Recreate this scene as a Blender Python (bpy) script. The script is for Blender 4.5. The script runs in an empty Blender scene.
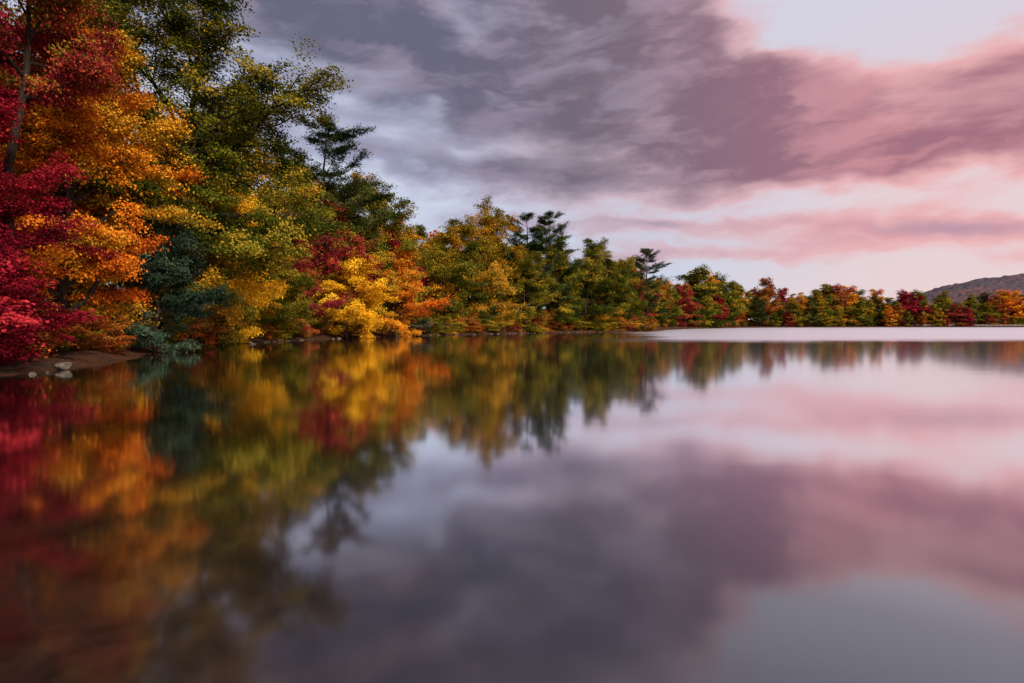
import bpy, math, numpy as np
from mathutils import Vector
S = bpy.context.scene
COL = S.collection
R0 = np.random.default_rng(7)

def lin(r,g,b):
    f=lambda c:(c/255/12.92) if c/255<=0.04045 else ((c/255+0.055)/1.055)**2.4
    return (f(r),f(g),f(b),1.0)

# ---------------------------------------------------------------- node helpers
class NT:
    def __init__(s,tree): s.t=tree; s.n=tree.nodes; s.l=tree.links
    def new(s,ty,**kw):
        n=s.n.new(ty)
        for k,v in kw.items(): setattr(n,k,v)
        return n
    def set(s,inp,v):
        if isinstance(v,bpy.types.NodeSocket): s.l.new(v,inp)
        else: inp.default_value=v
    def math(s,op,a,b=0.0,c=None,clamp=False):
        n=s.new('ShaderNodeMath',operation=op,use_clamp=clamp)
        s.set(n.inputs[0],a); s.set(n.inputs[1],b)
        if c is not None: s.set(n.inputs[2],c)
        return n.outputs[0]
    def mix(s,f,a,b,mode='MIX'):
        n=s.new('ShaderNodeMix',data_type='RGBA',blend_type=mode)
        s.set(n.inputs[0],f); s.set(n.inputs[6],a); s.set(n.inputs[7],b)
        return n.outputs[2]
    def mapr(s,v,a,b,c=0.0,d=1.0,smooth=True):
        n=s.new('ShaderNodeMapRange',interpolation_type='SMOOTHSTEP' if smooth else 'LINEAR')
        s.set(n.inputs[0],v); n.inputs[1].default_value=a; n.inputs[2].default_value=b
        n.inputs[3].default_value=c; n.inputs[4].default_value=d
        return n.outputs[0]
    def noise(s,vec,scale,detail=4,rough=0.5,dist=0.0):
        n=s.new('ShaderNodeTexNoise'); s.set(n.inputs['Vector'],vec)
        n.inputs['Scale'].default_value=scale; n.inputs['Detail'].default_value=detail
        n.inputs['Roughness'].default_value=rough; n.inputs['Distortion'].default_value=dist
        return n.outputs[0]
    def comb(s,x,y,z=0.0):
        n=s.new('ShaderNodeCombineXYZ'); s.set(n.inputs[0],x); s.set(n.inputs[1],y); s.set(n.inputs[2],z)
        return n.outputs[0]
    def ramp(s,f,stops):
        n=s.new('ShaderNodeValToRGB'); s.set(n.inputs[0],f)
        e=n.color_ramp.elements
        e[0].position=stops[0][0]; e[0].color=stops[0][1]
        e[1].position=stops[-1][0]; e[1].color=stops[-1][1]
        for p,c in stops[1:-1]:
            q=e.new(p); q.color=c
        return n.outputs[0]

# ---------------------------------------------------------------- world
SUN_EL=math.radians(34); SUN_DIR=Vector((0.62,-0.78,0)).normalized()
w=bpy.data.worlds.new("World"); S.world=w; w.use_nodes=True
T=NT(w.node_tree); T.n.clear()
geo=T.new('ShaderNodeTexCoord'); sep=T.new('ShaderNodeSeparateXYZ'); T.l.new(geo.outputs['Generated'],sep.inputs[0])
X,Y,Z=sep.outputs
DEG=57.29578
U=T.math('MULTIPLY',T.math('ARCTAN2',X,Y),DEG)
V=T.math('MULTIPLY',T.math('ARCSINE',Z),DEG)
w1=T.noise(T.comb(X,Y,T.math('MULTIPLY',Z,2.2)),5.0,4,0.56)
wd=T.math('SUBTRACT',w1,0.5)
Uw=T.math('MULTIPLY_ADD',wd,11.0,U)
Vw=T.math('MULTIPLY_ADD',wd,6.5,V)
UV=T.comb(Uw,Vw)
blobs=[(-7,27,27,8.5,-4,1.25),(12,20.5,16,4.6,-11,1.0),(26,14.2,19,2.8,-1,0.8),(41,16.5,12,4.6,10,1.05),
       (12,9.0,18,1.4,-3,0.62),(39,7.8,9,1.1,2,0.7),(-4,14,18,2.2,-5,0.6),(44,5.2,7,.9,0,0.5),(18,6.2,13,.8,-1,.55),(2,5.0,18,.9,1,.35),
       (32,24.5,13,3.8,-6,-0.5),(28,10.4,9,1.0,0,-0.2),
       (-70,30,28,14,0,0.8),(120,28,50,12,0,0.6)]
tot=0.0
for cu,cv,a,b,rot,wt in blobs:
    m=T.new('ShaderNodeMapping',vector_type='TEXTURE'); T.l.new(UV,m.inputs[0])
    m.inputs['Location'].default_value=(cu,cv,0); m.inputs['Rotation'].default_value=(0,0,math.radians(rot)); m.inputs['Scale'].default_value=(a,b,1)
    dt=T.new('ShaderNodeVectorMath',operation='DOT_PRODUCT'); T.l.new(m.outputs[0],dt.inputs[0]); T.l.new(m.outputs[0],dt.inputs[1])
    tot=T.math('MULTIPLY_ADD',T.math('POWER',0.367879,dt.outputs['Value']),wt,tot)
n1=T.noise(T.comb(T.math('MULTIPLY',U,0.065),T.math('MULTIPLY',V,0.21),0.0),1.0,6,0.55,0.15)
n2=T.noise(T.comb(T.math('MULTIPLY',Uw,0.12),T.math('MULTIPLY',Vw,0.34),3.0),1.0,5,0.54,0.0)
den=T.math('MULTIPLY_ADD',T.math('SUBTRACT',n1,0.5),1.15,T.math('MULTIPLY_ADD',T.math('SUBTRACT',n2,0.5),0.9,tot))
gr=T.ramp(T.mapr(V,-2,30,smooth=False),[(0.0,lin(228,220,230)),(0.2,lin(204,212,232)),(0.5,lin(212,216,234)),(1.0,lin(222,218,234))])
pinkm=T.math('MULTIPLY',T.mapr(U,10,36),T.mapr(V,30,9))
gr=T.mix(T.math('MULTIPLY',pinkm,0.85),gr,lin(244,214,214))
sky=T.new('ShaderNodeTexSky'); sky.sky_type='NISHITA'; sky.sun_disc=False
sky.sun_elevation=SUN_EL; sky.sun_rotation=math.atan2(SUN_DIR.x,SUN_DIR.y)
skc=T.mix(1.0,sky.outputs[0],(0.09,0.09,0.09,1),'MULTIPLY')
gr=T.mix(0.1,gr,skc)
side=T.mapr(U,6,36)
warm=T.mapr(U,-12,14)
edge=T.mix(warm,lin(174,178,204),lin(208,184,196))
edge=T.mix(side,edge,lin(236,180,182))
core=T.mix(side,T.mix(warm,lin(104,104,126),lin(120,106,122)),lin(164,114,130))
core=T.mix(T.mapr(V,13,6),core,T.mix(side,lin(150,154,182),lin(192,154,172)))
core=T.mix(T.math('MULTIPLY',T.mapr(n2,0.44,0.68),0.65),core,T.mix(side,lin(162,150,170),lin(226,158,162)))
core=T.mix(T.math('MULTIPLY',T.mapr(n1,0.46,0.28),0.5),core,edge)
c=T.mix(T.mapr(den,0.05,0.5),gr,edge)
c=T.mix(T.mapr(den,0.32,0.98),c,core)
bg=T.new('ShaderNodeBackground'); T.l.new(c,bg.inputs[0]); bg.inputs[1].default_value=1.0
out=T.new('ShaderNodeOutputWorld'); T.l.new(bg.outputs[0],out.inputs[0])

sl=bpy.data.lights.new("sun",'SUN'); sl.energy=5.0; sl.angle=math.radians(6); sl.color=(1.0,0.86,0.68)
so=bpy.data.objects.new("sun",sl); COL.objects.link(so)
sd=Vector((SUN_DIR.x*math.cos(SUN_EL),SUN_DIR.y*math.cos(SUN_EL),math.sin(SUN_EL)))
so.rotation_euler=(-sd).to_track_quat('-Z','Y').to_euler(); so.location=(20,-30,40)

# ---------------------------------------------------------------- materials
def mat(name):
    m=bpy.data.materials.new(name); m.use_nodes=True; t=NT(m.node_tree); t.n.clear()
    o=t.new('ShaderNodeOutputMaterial'); return m,t,o
def leafmat(name,stops,trans=0.2,k=1.0):
    m,t,o=mat(name)
    a=t.new('ShaderNodeAttribute',attribute_name='var')
    st=[(p,(c[0]*k,c[1]*k,c[2]*k,1)) for p,c in stops]
    c=t.ramp(a.outputs['Fac'],st)
    b=t.new('ShaderNodeAttribute',attribute_name='shade')
    hsv=t.new('ShaderNodeHueSaturation'); t.l.new(c,hsv.inputs['Color']); t.set(hsv.inputs['Value'],t.mapr(b.outputs['Fac'],0,1,0.45,1.35,False))
    d=t.new('ShaderNodeBsdfDiffuse'); t.l.new(hsv.outputs[0],d.inputs[0])
    tr=t.new('ShaderNodeBsdfTranslucent'); t.l.new(hsv.outputs[0],tr.inputs[0])
    mx=t.new('ShaderNodeMixShader'); mx.inputs[0].default_value=trans
    t.l.new(d.outputs[0],mx.inputs[1]); t.l.new(tr.outputs[0],mx.inputs[2]); t.l.new(mx.outputs[0],o.inputs[0])
    return m
L={}
L['crimson']=leafmat('crimson_leaves',[(0.1,(0.08,.005,.012)),(0.5,(0.26,.010,.026)),(0.9,(0.50,.035,.045))],k=.9)
L['magenta']=leafmat('magenta_leaves',[(0.1,(0.2,.02,.03)),(0.45,(0.36,.03,.04)),(0.65,(0.45,.10,.03)),(0.8,(.28,.18,.02)),(0.95,(.13,.15,.02))],k=.9)
L['orange']=leafmat('orange_leaves',[(0.1,(0.45,.08,.012)),(0.4,(0.70,.19,.015)),(0.65,(0.74,.30,.02)),(0.9,(.40,.30,.03))])
L['orangegreen']=leafmat('orange_green_leaves',[(0.1,(0.12,.12,.015)),(0.35,(0.28,.22,.02)),(0.55,(0.66,.30,.02)),(0.9,(.72,.36,.03))],k=.95)
L['yellow']=leafmat('yellow_leaves',[(0.1,(0.65,.30,.015)),(0.5,(0.9,.50,.02)),(0.9,(.95,.64,.04))])
L['gold']=leafmat('gold_leaves',[(0.1,(0.14,.12,.012)),(0.35,(0.30,.21,.015)),(0.6,(0.52,.28,.02)),(0.8,(0.58,.22,.02)),(0.95,(.27,.22,.03))],k=.95)
L['green']=leafmat('green_leaves',[(0.1,(0.04,.06,.010)),(0.45,(0.09,.11,.012)),(0.7,(0.20,.19,.018)),(0.95,(.46,.30,.03))],k=.8)
L['olive']=leafmat('olive_leaves',[(0.1,(0.07,.08,.012)),(0.4,(0.17,.155,.016)),(0.7,(0.32,.24,.02)),(0.95,(.58,.25,.02))],k=.86)
L['rust']=leafmat('rust_leaves',[(0.1,(0.16,.04,.012)),(0.45,(0.38,.08,.018)),(0.75,(0.46,.16,.02)),(0.95,(.2,.15,.03))],k=.9)
L['pine']=leafmat('pine_needles',[(0.1,(0.018,.034,.012)),(0.5,(0.04,.06,.016)),(0.95,(.11,.12,.03))],.12,.9)
L['teal']=leafmat('rhododendron_leaves',[(0.1,(0.012,.03,.016)),(0.5,(0.03,.055,.032)),(0.95,(.09,.13,.085))],.1,.9)
BARK,t,o=mat('bark')
tc=t.new('ShaderNodeTexCoord'); mp=t.new('ShaderNodeMapping'); mp.inputs['Scale'].default_value=(6,6,1.2); t.l.new(tc.outputs['Object'],mp.inputs[0])
nz=t.noise(mp.outputs[0],2.0,4,0.65)
d=t.new('ShaderNodeBsdfDiffuse'); t.l.new(t.ramp(nz,[(0.3,(0.010,.008,.007,1)),(0.7,(0.05,.037,.03,1))]),d.inputs[0])
t.l.new(d.outputs[0],o.inputs[0])

# ---------------------------------------------------------------- mesh tools
def mesh_from(name,verts,quads,matidx=None,attrs=None,smooth=False):
    me=bpy.data.meshes.new(name); v=np.asarray(verts,np.float32); q=np.asarray(quads,np.int32)
    me.vertices.add(len(v)); me.vertices.foreach_set('co',v.ravel())
    me.loops.add(q.size); me.loops.foreach_set('vertex_index',q.ravel())
    me.polygons.add(len(q)); me.polygons.foreach_set('loop_start',np.arange(0,q.size,q.shape[1],dtype=np.int32))
    if matidx is not None: me.polygons.foreach_set('material_index',np.asarray(matidx,np.int32))
    me.update(calc_edges=True)
    me.polygons.foreach_set('use_smooth',np.full(len(q),smooth))
    if attrs:
        for k,a in attrs.items():
            at=me.attributes.new(k,'FLOAT','FACE'); at.data.foreach_set('value',np.asarray(a,np.float32))
    return me
def nrm(a): return a/np.maximum(np.linalg.norm(a,axis=-1,keepdims=True),1e-9)
def tube(VL,QL,pts,rad,sides=5):
    pts=np.array(pts); n=len(pts); base=sum(len(x) for x in VL)
    tan=nrm(np.gradient(pts,axis=0)); ref=np.array([0.13,0.97,0.2]) if abs(tan[0][2])>0.7 else np.array([0,0,1.0])
    a=nrm(np.cross(tan,ref)); b=np.cross(tan,a)
    th=np.arange(sides)/sides*2*np.pi
    ring=pts[:,None,:]+np.array(rad)[:,None,None]*(np.cos(th)[None,:,None]*a[:,None,:]+np.sin(th)[None,:,None]*b[:,None,:])
    VL.append(ring.reshape(-1,3))
    q=[]
    for i in range(n-1):
        for j in range(sides):
            k=(j+1)%sides
            q.append((base+i*sides+j,base+i*sides+k,base+(i+1)*sides+k,base+(i+1)*sides+j))
    QL.append(np.array(q,np.int32))
def path(rng,p,dirv,length,n,wander,curl):
    pts=[np.array(p,float)]; d=nrm(np.array(dirv,float))
    for i in range(n):
        d=nrm(d+rng.normal(0,wander,3)+np.array([0,0,curl/n])); pts.append(pts[-1]+d*length/n)
    return np.array(pts)
def leaves(rng,segs,clump,prim,n,size,aspect,sig,upb,center,wts,flat=.32):
    segs=np.array(segs); wts=np.array(wts); wts=wts/wts.sum()
    idx=rng.choice(len(segs),n,p=wts); t_=rng.random(n)[:,None]*1.15
    p=segs[idx,0]*(1-t_)+segs[idx,1]*t_
    g=rng.normal(0,1,(n,3))*np.array([sig,sig,sig*flat]); p=p+g
    p[:,2]-=0.25*np.abs(g[:,0])+0.25*np.abs(g[:,1])
    outw=nrm(p-center)
    nn=nrm(np.array([0,0,1.0])*upb+outw*0.5+rng.normal(0,0.55,(n,3)))
    tg=nrm(np.cross(nn,rng.normal(0,1,(n,3)))); bt=np.cross(nn,tg)
    s=(size*rng.uniform(0.6,1.35,n))[:,None]
    v=np.stack([p-tg*s*0.5, p+bt*s*0.5*aspect-nn*s*0.08+tg*s*.05, p+tg*s*0.5, p-bt*s*0.5*aspect-nn*s*0.08+tg*s*.05],1).reshape(-1,3)
    q=np.arange(4*n,dtype=np.int32).reshape(n,4)
    cl=np.array(clump)[idx]
    var=np.clip(0.45*np.array(prim)[idx]+0.27*cl+0.28*rng.random(n),0,1)
    var=np.clip((var-0.5)*1.5+0.5,0,1)
    sh=np.clip(0.4*cl+0.6*rng.random(n),0,1)
    return v,q,var,sh
def build(name,VL,QL,lv):
    v,q,var,sh=lv
    tv=np.concatenate(VL); tq=np.concatenate(QL)
    V_=np.concatenate([tv,v]); Q=np.concatenate([tq,q+len(tv)])
    mi=np.concatenate([np.zeros(len(tq)),np.ones(len(q))])
    A=lambda a:np.concatenate([np.zeros(len(tq)),a])
    me=mesh_from(name,V_,Q,mi,{'var':A(var),'shade':A(sh)})
    me.materials.append(BARK); me.materials.append(L['green']); return me

def deciduous(name,seed,H,R,base,nprim,nleaf,lsize,sig,lean=0.0,tr=None,nsec=6,nter=5,rise=0.45,sides=6,gap=0.0,extra=(),top=.5,var=.3,thick=.5):
    rng=np.random.default_rng(seed); VL=[];QL=[];segs=[];cl=[];pr=[];wt=[]
    tr=tr or H*0.016
    ts=np.linspace(0,1,10); trunk=np.zeros((10,3)); trunk[:,2]=ts*H*0.9
    wob=np.cumsum(rng.normal(0,0.018*H,(10,2)),0)*ts[:,None]; trunk[:,:2]=wob; trunk[:,0]+=lean*ts**1.5
    rad=tr*(1-ts)**0.8+0.02*H/20; rad[0]*=1.5
    tube(VL,QL,trunk,rad,8)
    tp=lambda t_:np.array([np.interp(t_,ts,trunk[:,k]) for k in range(3)])
    limbs=[]
    for i in range(nprim):
        f=(i+rng.uniform(-.3,.3))/nprim; f=min(max(f,0),1); t_=base+(0.97-base)*f
        az=i*2.4+rng.uniform(-.4,.4)
        prof=(0.72+0.28*math.sin(math.pi*min(1,f*1.25+.05)))*(1-top*f**2.2)
        ln=R*prof*rng.uniform(1-var*1.25,1+var)
        el=math.radians(rng.uniform(-4,20)+58*f*rise*1.6)
        limbs.append((t_,az,el,ln,None))
    for (t_,az,el,ln,rr0) in extra: limbs.append((t_,az,el,ln,rr0))
    for (t_,az,el,ln,rr0) in limbs:
        st=tp(t_); d0=(math.cos(az)*math.cos(el),math.sin(az)*math.cos(el),math.sin(el))
        P=path(rng,st,d0,ln,7,0.13 if rr0 is None else .12,0.2 if rr0 is None else .05)
        r0=rr0 or max(0.03,np.interp(t_,ts,rad)*thick); rr=r0*(1-np.linspace(0,1,8))**0.8+0.012*H/20
        tube(VL,QL,P,rr,sides)
        pv=rng.random(); s0=.25 if rr0 is None else .5
        for j in range(nsec):
            s=s0+(1-s0)*(j+rng.random())/nsec; s=min(s,1)
            k=s*7; i0=min(int(k),6); sp=P[i0]*(1-(k-i0))+P[i0+1]*(k-i0)
            dm=nrm(P[i0+1]-P[i0]); side=1 if j%2 else -1
            perp=nrm(np.cross(dm,[0,0,1]))*side
            d1=nrm(dm*0.6+perp*rng.uniform(0.5,1.1)+np.array([0,0,rng.uniform(-.3,.4)]))
            l2=ln*rng.uniform(0.25,0.45)*(1.15-0.5*s)+0.3
            P2=path(rng,sp,d1,l2,4,0.16,0.0)
            tube(VL,QL,P2,r0*0.35*(1-np.linspace(0,1,5)*0.8),4)
            pv2=np.clip(pv+rng.normal(0,.2),0,1)
            for m in range(nter):
                q=(m+rng.random())/nter*4; i1=min(int(q),3); sp2=P2[i1]*(1-(q-i1))+P2[i1+1]*(q-i1)
                d2=nrm(nrm(P2[i1+1]-P2[i1])*0.5+rng.normal(0,0.6,3)*np.array([1,1,.5]))
                l3=l2*rng.uniform(0.3,0.6)+0.15
                e=sp2+d2*l3
                if m<2: tube(VL,QL,[sp2,e],[r0*.12+.004,.004],3)
                if rng.random()<gap: continue
                segs.append((sp2,e)); cl.append(rng.random()); pr.append(pv2); wt.append((l3+0.25)*rng.uniform(.3,1.6))
    c=np.array([lean*.5,0,H*(base*.5+.4)])
    me=build(name,VL,QL,leaves(rng,segs,cl,pr,nleaf,lsize,0.8,sig,0.75,c,wt)); return me,H

def conifer(name,seed,H,R,base,nw,per,nleaf,lsize,aspect,sig):
    rng=np.random.default_rng(seed); VL=[];QL=[];segs=[];cl=[];pr=[];wt=[]
    ts=np.linspace(0,1,10); trunk=np.zeros((10,3)); trunk[:,2]=ts*H*0.97
    trunk[:,:2]=np.cumsum(rng.normal(0,0.01*H,(10,2)),0)*ts[:,None]
    rad=H*0.012*(1-ts)**0.9+0.03; tube(VL,QL,trunk,rad,8)
    tp=lambda t_:np.array([np.interp(t_,ts,trunk[:,k]) for k in range(3)])
    for i in range(nw):
        f=i/(nw-1)
        for j in range(per):
            if rng.random()<.2: continue
            t_=min(base+(1-base)*f+rng.uniform(-.03,.03),1)
            ln=R*(1-f)**0.4*rng.uniform(0.3,1.35)+0.9; el=rng.uniform(-.05,.35)+0.35*f; curl=0.3
            az=j*2*math.pi/per+i*1.3+rng.uniform(-.6,.6)
            P=path(rng,tp(t_),(math.cos(az)*math.cos(el),math.sin(az)*math.cos(el),math.sin(el)),ln,5,0.09,curl)
            r0=0.06*H/25*(1-f)+0.025; tube(VL,QL,P,r0*(1-np.linspace(0,1,6)*.8),4)
            pv=rng.random(); ns=7
            for k in range(ns):
                s=0.35+0.65*(k+rng.random())/ns
                s=min(s,1)*5; i0=min(int(s),4); sp=P[i0]*(1-(s-i0))+P[i0+1]*(s-i0); dm=nrm(P[i0+1]-P[i0])
                pe=nrm(np.cross(dm,[0,0,1]))*(1 if k%2 else -1)
                d1=nrm(dm*.7+pe*rng.uniform(.3,1)+np.array([0,0,rng.uniform(-.05,.25)]))
                l2=ln*rng.uniform(.2,.42)+.3; e=sp+d1*l2
                tube(VL,QL,[sp,e],[r0*.35,.006],3)
                segs.append((sp,e)); cl.append(rng.random()); pr.append(pv); wt.append(l2+.15)
    c=np.array([0,0,H*.5])
    me=build(name,VL,QL,leaves(rng,segs,cl,pr,nleaf,lsize,aspect,sig,0.9,c,wt,.4)); return me,H

M={}
M['h1']=deciduous('maple_near_a',11,18,7.0,.06,26,130000,.15,.4,lean=1.5,gap=.2,thick=.6)
M['h2']=deciduous('maple_near_b',12,20,7.2,.10,26,130000,.16,.42,lean=1.5,gap=.2,thick=.6)
M['tall']=deciduous('maple_tall',14,22,5.5,.6,14,60000,.15,.4,lean=.4,gap=.2)
M['oak']=deciduous('oak_near',13,27,12.5,.3,20,125000,.19,.46,lean=3.0,tr=.55,rise=.6,nsec=7,gap=.3,thick=.7,var=.4,
     extra=[(.34,-.35,.0,10.5,.3),(.40,-.8,.55,12,.3),(.5,.0,.4,13,.28),(.62,-.4,.5,12,.24)])
M['m1']=deciduous('tree_mid_a',21,22,9.0,.10,20,54000,.28,.58,gap=.15,var=.35)
M['m2']=deciduous('tree_mid_b',22,22,9.6,.08,20,54000,.28,.6,lean=1.5,gap=.12,var=.35)
M['m3']=deciduous('tree_mid_c',23,22,8.0,.12,20,48000,.28,.52,gap=.1,var=.3,top=.35)
M['m4']=deciduous('tree_mid_d',24,22,8.6,.15,18,50000,.28,.58,lean=-1,gap=.15,var=.4,top=.25,rise=.65)
M['s1']=deciduous('tree_small_a',31,11,6.0,.04,20,60000,.19,.4,lean=1.2,nsec=5,top=.35)
M['s2']=deciduous('tree_small_b',32,11,6.6,.04,20,60000,.19,.4,lean=1.5,nsec=5,top=.35)
M['sh1']=deciduous('shrub_a',41,3,2.4,.03,14,14000,.12,.22,nsec=4,nter=3,sides=4)
M['sh2']=deciduous('shrub_b',42,3,2.7,.03,12,14000,.12,.22,nsec=4,nter=3,sides=4)
M['p1']=conifer('white_pine_a',51,30,6.6,.3,12,5,38000,.38,.3,.32)
M['p2']=conifer('white_pine_b',52,27,6.2,.22,11,5,38000,.38,.3,.32)
M['f1']=deciduous('tree_far_a',61,21,8.4,.03,20,13000,.6,.8,nsec=5,nter=3,sides=4,var=.2,top=.4)
M['f2']=deciduous('tree_far_b',62,21,7.6,.03,20,13000,.6,.8,nsec=5,nter=3,sides=4,var=.25,top=.5)
M['f3']=deciduous('tree_far_c',63,21,9.4,.03,20,13000,.6,.8,nsec=5,nter=3,sides=4,var=.2,top=.45)
M['fp']=conifer('pine_far',64,25,6.5,.15,12,4,9000,.8,.35,.5)

# ---------------------------------------------------------------- shoreline & ground
shore=np.array([(-12,1),(-17,9),(-19.5,18),(-19,22),(-19.8,26),(-21.4,32),(-23.4,38.7),(-26.2,50),(-27.2,63),(-26,75),(-23,86),(-17.5,97),(-11,109),
 (-3,121),(6,133),(16,142),(27,150),(36,158),(42,172),(52,200),(80,260),(130,330),(220,368),(330,378),(480,380),(700,370),(760,100),(500,-90),(200,-60),(60,-12),(10,-5),(-5,-3.5)],float)
def sdist(px,py):
    px=np.asarray(px,float); py=np.asarray(py,float); best=np.full(px.shape,1e9); ins=np.zeros(px.shape,bool)
    n=len(shore)
    for i in range(n):
        a=shore[i]; b=shore[(i+1)%n]; e=b-a
        tt=np.clip(((px-a[0])*e[0]+(py-a[1])*e[1])/(e@e),0,1)
        best=np.minimum(best,np.hypot(px-a[0]-tt*e[0],py-a[1]-tt*e[1]))
        cr=((a[1]>py)!=(b[1]>py)); xs=a[0]+(py-a[1])/(e[1] if abs(e[1])>1e-9 else 1e-9)*e[0]
        ins^=cr&(px<xs)
    return np.where(ins,-best,best)
def wav(x,y,s): return np.sin(x*1.3/s+1.7*np.sin(y*.7/s))*np.cos(y*1.1/s+1.3*np.sin(x*.9/s))
def gz(x,y):
    x=np.asarray(x,float); y=np.asarray(y,float)
    sm=lambda v:np.clip(v,0,1)**2*(3-2*np.clip(v,0,1))
    far=sm((y-230)/100)
    s=sdist(x,y)+0.55*wav(x,y,2.3)+0.25*wav(y,x,.8)+far*4*wav(x,y,17)
    land=0.45*sm(s/2.6)+np.clip(s-1,0,60)*0.07*(1-.75*far)+0.12*wav(x,y,1.1)*sm(s/3)
    lake=-1.6*sm(-s/7)-0.03
    return np.where(s>0,land,lake)
def axis(lo,hi,dlo,dhi,step,grow,cap,climit):
    c=list(np.arange(dlo,dhi+.001,step)); a=[dlo]; s=step
    while a[-1]>lo: s*=grow; a.append(a[-1]-s)
    b=[dhi]; s=step
    while b[-1]<hi:
        s*=grow
        if b[-1]<climit: s=min(s,cap)
        b.append(b[-1]+s)
    return np.array(a[1:][::-1]+c+b[1:])
gx=axis(-4000,4000,-45,45,.6,1.07,3,720); gy=axis(-2000,6000,-8,170,.6,1.07,3,400)
GX,GY=np.meshgrid(gx,gy); GZ=gz(GX,GY)
nx,ny=len(gx),len(gy); ii,jj=np.meshgrid(np.arange(nx-1),np.arange(ny-1)); b0=(jj*nx+ii).ravel()
gm=mesh_from('ground',np.stack([GX,GY,GZ],-1).reshape(-1,3),np.stack([b0,b0+1,b0+nx+1,b0+nx],-1),smooth=True)
GM,t,o=mat('forest_floor')
tc=t.new('ShaderNodeTexCoord'); ob=tc.outputs['Object']
na=t.noise(ob,9.0,6,.7); nb=t.noise(ob,.6,3,.5)
c1=t.ramp(na,[(0.3,(.02,.013,.01,1)),(0.5,(.06,.03,.018,1)),(0.62,(.17,.06,.025,1)),(0.75,(.26,.13,.05,1))])
c2=t.ramp(na,[(0.3,(.02,.014,.010,1)),(0.7,(.085,.05,.035,1))])
cc=t.mix(t.mapr(nb,.4,.6),c1,c2)
d=t.new('ShaderNodeBsdfDiffuse'); t.l.new(cc,d.inputs[0]); bp=t.new('ShaderNodeBump'); bp.inputs['Distance'].default_value=.12
t.l.new(na,bp.inputs['Height']); t.l.new(bp.outputs[0],d.inputs['Normal']); t.l.new(d.outputs[0],o.inputs[0])
gm.materials.append(GM); go=bpy.data.objects.new('ground',gm); COL.objects.link(go)

# ---------------------------------------------------------------- water
wm=mesh_from('lake_water',[(-900,-400,0),(1200,-400,0),(1200,900,0),(-900,900,0)],[(0,1,2,3)])
WM,t,o=mat('water')
g=t.new('ShaderNodeNewGeometry'); pos=g.outputs['Position']; sp=t.new('ShaderNodeSeparateXYZ'); t.l.new(pos,sp.inputs[0])
wn=t.noise(pos,.02,4,.6)
yy=t.math('ADD',sp.outputs[1],t.math('MULTIPLY',t.math('SUBTRACT',wn,.5),36))
xx=t.math('ADD',sp.outputs[0],t.math('MULTIPLY',t.math('SUBTRACT',wn,.5),30))
ruf=t.math('MULTIPLY',t.mapr(yy,60,84),t.mapr(t.math('SUBTRACT',xx,t.math('MULTIPLY',sp.outputs[1],.17)),-2,10))
rough=t.mapr(ruf,0,1,.07,.36,False)
st=t.new('ShaderNodeMapping'); st.inputs['Scale'].default_value=(.35,.8,1); t.l.new(pos,st.inputs[0])
wv=t.noise(st.outputs[0],.9,1,.5)
bp=t.new('ShaderNodeBump'); bp.inputs['Distance'].default_value=.004; bp.inputs['Strength'].default_value=.4; t.l.new(wv,bp.inputs['Height'])
gl=t.new('ShaderNodeBsdfGlossy'); gl.inputs[0].default_value=(.94,.94,.97,1); t.l.new(rough,gl.inputs['Roughness']); t.l.new(bp.outputs[0],gl.inputs['Normal'])
nbed=t.noise(pos,1.1,6,.6,.4)
bed=t.ramp(nbed,[(.35,(.010,.007,.006,1)),(.7,(.045,.024,.015,1))])
bed=t.mix(t.mapr(sp.outputs[0],-2.5,1.5),bed,(.022,.026,.038,1))
df=t.new('ShaderNodeBsdfDiffuse'); t.l.new(bed,df.inputs[0])
lw=t.new('ShaderNodeLayerWeight'); lw.inputs['Blend'].default_value=.5
G=lambda v:(v,v,v,1)
fac=t.ramp(lw.outputs['Facing'],[(0.3,G(.06)),(.52,G(.17)),(.62,G(.29)),(.69,G(.50)),(.75,G(.74)),(.82,G(.93)),(.93,G(.97))])
mx=t.new('ShaderNodeMixShader'); t.l.new(fac,mx.inputs[0]); t.l.new(df.outputs[0],mx.inputs[1]); t.l.new(gl.outputs[0],mx.inputs[2]); t.l.new(mx.outputs[0],o.inputs[0])
wm.materials.append(WM); wo=bpy.data.objects.new('lake_water',wm); COL.objects.link(wo)

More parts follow.
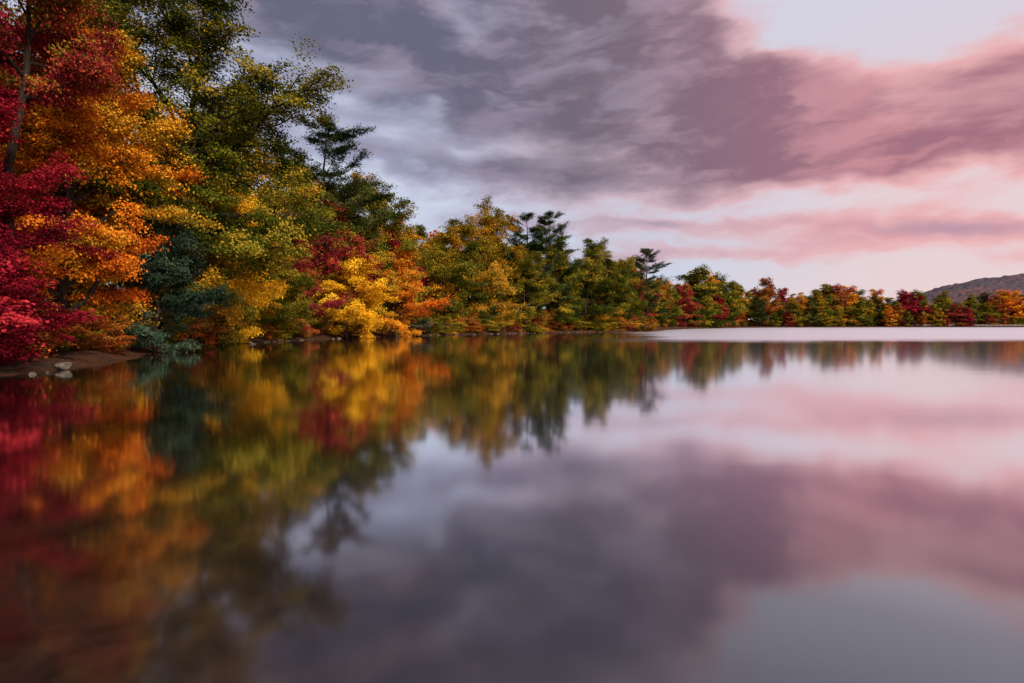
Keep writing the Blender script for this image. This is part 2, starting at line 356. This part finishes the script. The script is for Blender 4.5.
# ---------------------------------------------------------------- planting
def place(key,x,y,h,matk,name,parent=None,rot=0.0,wide=1.0):
    me,H=M[key]
    ob=bpy.data.objects.new(name,me); COL.objects.link(ob)
    s=h/H; ob.scale=(s*wide,s*wide,s); ob.rotation_euler=(0,0,rot)
    ob.location=(x,y,max(float(gz([x],[y])[0]),0)-.1)
    ob.material_slots[1].link='OBJECT'; ob.material_slots[1].material=L[matk]
    if parent: ob.parent=parent
    return ob
trees=[
 ('h1',-24.7,25.5,12,'crimson','red_maple_tree',.2,1.0),
 ('s1',-22.6,24.6,4.6,'crimson','red_maple_tree',.4,1.0),
 ('tall',-24.3,29.3,23,'magenta','red_maple_tree',.4,.8),
 ('h2',-31,32,23,'crimson','red_maple_tree',1.2,.85),
 ('h2',-26.4,35,20,'orange','orange_maple_tree',.1,.85),
 ('h1',-29.5,42,21,'orangegreen','orange_maple_tree',-.5,.85),
 ('oak',-29.5,49,28,'green','oak_tree',0,.95),
 ('m4',-40,55,32,'green','oak_tree',2.2,.8),
 ('s2',-24.6,41.3,9.5,'teal','rhododendron_shrub',.2,.72),
 ('s1',-28.9,55,13,'orangegreen','maple_tree',.2,.8),
 ('s2',-29.4,61,13,'yellow','maple_tree',-.3,.75),
 ('m2',-35,64,24,'green','oak_tree',0,.85),
 ('s1',-28.6,69,10,'olive','maple_tree',1,.9),
 ('s2',-28.0,77,10,'magenta','red_maple_tree',.5,.8),
 ('m4',-33,75,27,'olive','oak_tree',.4,.9),
 ('m2',-32,84,27,'green','oak_tree',2.,.8),
 ('p1',-27.5,90,32,'pine','pine_tree',0,1.2),
 ('m3',-26.6,86,21,'magenta','red_maple_tree',.5,.85),
 ('s1',-23.2,84,10.8,'yellow','maple_tree',0,.95),
 ('s2',-18.8,95,12.5,'orange','maple_tree',.2,.9),
 ('m1',-24,106,27,'olive','oak_tree',1.1,.85),
 ('m3',-20.5,106,17,'crimson','red_maple_tree',1.1,.8),
 ('m2',-13,116,22,'olive','oak_tree',.1,.9),
 ('m4',-5.5,125,25,'gold','maple_tree',2.1,.85),
 ('m1',-9,130,22,'green','oak_tree',3,1),
 ('p2',3.5,138,27,'pine','pine_tree',1,1.1),
 ('p1',9,143,28,'pine','pine_tree',2,1.1),
 ('m1',3,133,19,'olive','oak_tree',.1,.8),
 ('m4',11,142,21,'green','oak_tree',.1,.85),
 ('m2',18,149,23,'green','oak_tree',.8,.85),
 ('m3',24,154,20,'olive','oak_tree',.1,.9),
 ('m1',30,160,19,'green','oak_tree',2.4,.8),
 ('p2',38,170,23,'pine','pine_tree',2.4,1.1),
]
for k,x,y,h,mk,nm,r,wd in trees: place(k,x,y,h,mk,nm,None,r,wd)

bgf=bpy.data.objects.new('background_forest',None); COL.objects.link(bgf)
rng=np.random.default_rng(5); placed=[(a[1],a[2]) for a in trees]
cols=['green','olive','green','olive','gold','orangegreen','green','orange','pine','green']
cnt=0
for _ in range(6000):
    y=rng.uniform(10,320); x=rng.uniform(-70,110); s=float(sdist([x],[y])[0])
    if s<6 or s>20+(12 if y>100 else 0): continue
    if y<30 and s<8: continue
    if y>210 and x>90: continue
    if min((x-a)**2+(y-b)**2 for a,b in placed)<(6.5 if y<150 else 7.5)**2: continue
    placed.append((x,y)); c_=cols[rng.integers(len(cols))]
    if y<45 and x>-45: c_=['rust','orange','green'][rng.integers(3)]
    if y>180: c_=['green','rust','orange','olive','magenta','green','gold','pine'][rng.integers(8)]
    if c_=='pine': k='p1' if rng.random()<.5 else 'p2'
    else: k=['m1','m2','m3','m4'][rng.integers(4)]
    h=rng.uniform(16,22)+(0 if s<15 else 1)
    if y<100: h+=3
    if y>140: k={'m1':'f1','m2':'f2','m3':'f3','m4':'f2','p1':'fp','p2':'fp'}[k]; h*=.98
    place(k,x,y,h,c_,'tree',bgf,rng.uniform(0,6.28),rng.uniform(.75,1.0)); cnt+=1
print('bg trees',cnt)

ug=bpy.data.objects.new('undergrowth',None); COL.objects.link(ug)
ucol=['olive','green','green','rust','magenta','gold','orangegreen','green','teal','olive','rust','olive']
nu=0
for i in range(2,18):
    a=shore[i]; b=shore[i+1]; ln=np.hypot(*(b-a)); tn=(b-a)/ln; nr=np.array([-tn[1],tn[0]])
    n=int(ln/1.9)+1
    for k in range(n):
        p=a+tn*(k+rng.random())*ln/n
        off=rng.uniform(1.3,4.5) if p[1]>33 else rng.uniform(2.8,5.5)
        q=p+nr*off
        if float(sdist([q[0]],[q[1]])[0])<0: q=p-nr*off
        h=rng.uniform(.8,2.2)+off*.4
        ck=ucol[rng.integers(len(ucol))]
        if p[1]<31: ck=['crimson','rust','crimson','crimson'][rng.integers(4)]
        elif p[1]<44: ck=['green','gold','olive','rust'][rng.integers(4)]; h*=.7
        place('sh1' if rng.random()<.5 else 'sh2',q[0],q[1],h,ck,'shrub',ug,rng.uniform(0,6.28),rng.uniform(.9,1.4)); nu+=1
print('undergrowth',nu)

df_=bpy.data.objects.new('distant_forest',None); COL.objects.link(df_)
fc=['green','olive','olive','rust','green','crimson','gold','green','orange','olive','green','magenta','orange']
x=85.
while x<620:
    for row in range(3):
        yy_=float(np.interp(x,[80,130,220,330,480,700],[262,332,368,378,380,370]))+9+row*11+rng.uniform(-3,3)
        xx_=x+rng.uniform(-3,3)
        if row==0:
            if rng.random()<.2: continue
            h=rng.uniform(6,16)
        else: h=rng.uniform(12,25)
        h*= 1.2 if x<200 else (1.05 if x<260 else .95)
        ck=fc[rng.integers(len(fc))]; k=['f1','f2','f3'][rng.integers(3)]
        if rng.random()<.08: ck='pine';k='fp'
        place(k,xx_,yy_,h,ck,'tree',df_,rng.uniform(0,6.28),rng.uniform(.85,1.15))
    x+=rng.uniform(6,10)

# ---------------------------------------------------------------- rocks
RK,t,o=mat('rock'); tc=t.new('ShaderNodeTexCoord'); na=t.noise(tc.outputs['Object'],3,6,.65)
d=t.new('ShaderNodeBsdfDiffuse'); t.l.new(t.ramp(na,[(.3,(.035,.03,.026,1)),(.7,(.15,.13,.11,1))]),d.inputs[0])
bp=t.new('ShaderNodeBump'); bp.inputs['Distance'].default_value=.06; t.l.new(na,bp.inputs['Height']); t.l.new(bp.outputs[0],d.inputs['Normal']); t.l.new(d.outputs[0],o.inputs[0])
import bmesh
def rockmesh(specs,name):
    bm=bmesh.new()
    for (x,y,z,s,sd_) in specs:
        r=np.random.default_rng(sd_)
        res=bmesh.ops.create_icosphere(bm,subdivisions=2,radius=1)
        ph=r.uniform(0,6,6); sc=np.array([r.uniform(.8,1.4),r.uniform(.7,1.2),r.uniform(.45,.75)])*s
        pl=[nrm(r.normal(0,1,3)) for _ in range(7)]
        for v in res['verts']:
            p=np.array(v.co)
            for n_ in pl:
                dd=p@n_
                if dd>.68: p=p-n_*(dd-.68)
            p=p*(1+.08*math.sin(5*p[0]+ph[0])*math.cos(4*p[1]+ph[1]))*sc
            v.co=Vector((p[0]+x,p[1]+y,p[2]+z))
    me=bpy.data.meshes.new(name); bm.to_mesh(me); bm.free(); me.materials.append(RK)
    ob=bpy.data.objects.new(name,me); COL.objects.link(ob); return ob
sp=[]
for i in range(2,21):
    a=shore[i]; b=shore[i+1]; ln=np.hypot(*(b-a)); n=int(ln/(1.1 if i<17 else 3))+1
    for k in range(n):
        if rng.random()<(.8 if i<7 else .4): continue
        p=a+(b-a)*rng.random(); s=rng.uniform(.08,.24)*(1.7 if rng.random()<.12 else 1)*(.45 if i<7 else 1.4)
        off=rng.normal(0,.7); sp.append((p[0]+off,p[1]+rng.normal(0,.4),.02,s,int(rng.integers(1e6))))
rockmesh(sp,'shoreline_rocks')
rockmesh([(-19.6,26.2,.16,.36,3)],'boulder')

# ---------------------------------------------------------------- hill
hx=np.linspace(600,3600,240); hy=np.linspace(1300,2700,110); HX,HY=np.meshgrid(hx,hy)
HZ=138*np.exp(-((HX-1600)**2)/(2*290**2)-((HY-1950)**2)/(2*260**2))+70*np.exp(-((HX-2150)**2)/(2*400**2)-((HY-2000)**2)/(2*300**2))-6
HZ+=R0.normal(0,1.3,HZ.shape)+4*wav(HX,HY,40)*(HZ>10)
nx,ny=len(hx),len(hy); ii,jj=np.meshgrid(np.arange(nx-1),np.arange(ny-1)); b0=(jj*nx+ii).ravel()
hm=mesh_from('hill',np.stack([HX,HY,HZ],-1).reshape(-1,3),np.stack([b0,b0+1,b0+nx+1,b0+nx],-1))
HM,t,o=mat('hill_forest_haze_tinted'); g=t.new('ShaderNodeNewGeometry')
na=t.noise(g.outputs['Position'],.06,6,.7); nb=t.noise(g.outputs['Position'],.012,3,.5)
c_=t.mix(t.mapr(nb,.35,.65),t.ramp(na,[(.35,(.05,.045,.065,1)),(.65,(.16,.085,.075,1))]),t.ramp(na,[(.35,(.05,.05,.075,1)),(.65,(.10,.075,.08,1))]))  # autumn canopy tones with bluish distance haze painted into the colour
d=t.new('ShaderNodeBsdfDiffuse'); t.l.new(c_,d.inputs[0]); t.l.new(d.outputs[0],o.inputs[0])
hm.materials.append(HM); ho=bpy.data.objects.new('hill',hm); COL.objects.link(ho)

# ---------------------------------------------------------------- fence far shore
FM,t,o=mat('weathered_wood'); tc=t.new('ShaderNodeTexCoord'); d=t.new('ShaderNodeBsdfDiffuse')
t.l.new(t.ramp(t.noise(tc.outputs['Object'],3,4),[(.3,(.18,.15,.13,1)),(.7,(.4,.36,.33,1))]),d.inputs[0]); t.l.new(d.outputs[0],o.inputs[0])
bm=bmesh.new()
def box(cx,cy,cz,sx,sy,sz):
    r=bmesh.ops.create_cube(bm,size=1)
    for v in r['verts']: v.co=Vector((v.co.x*sx+cx,v.co.y*sy+cy,v.co.z*sz+cz))
for i in range(36):
    fx=255+i*3.; z=float(gz([fx],[383.])[0]); box(fx,383,z+.55,.25,.25,1.3)
    box(fx+1.5,383,z+.95,2.74,.1,.2); box(fx+1.5,383,z+.45,2.74,.1,.2)
fm=bpy.data.meshes.new('fence'); bm.to_mesh(fm); bm.free(); fm.materials.append(FM)
fo=bpy.data.objects.new('wooden_fence',fm); COL.objects.link(fo)

# ---------------------------------------------------------------- camera
cd=bpy.data.cameras.new('camera'); cd.sensor_width=36; cd.lens=21.1; cd.clip_end=12000; cd.clip_start=.1
co=bpy.data.objects.new('camera',cd); COL.objects.link(co); co.location=(0,0,2.0); co.rotation_euler=(math.radians(90-1.67),0,0)
S.camera=co
S.view_settings.view_transform='Standard'; S.view_settings.look='None'; S.view_settings.exposure=0
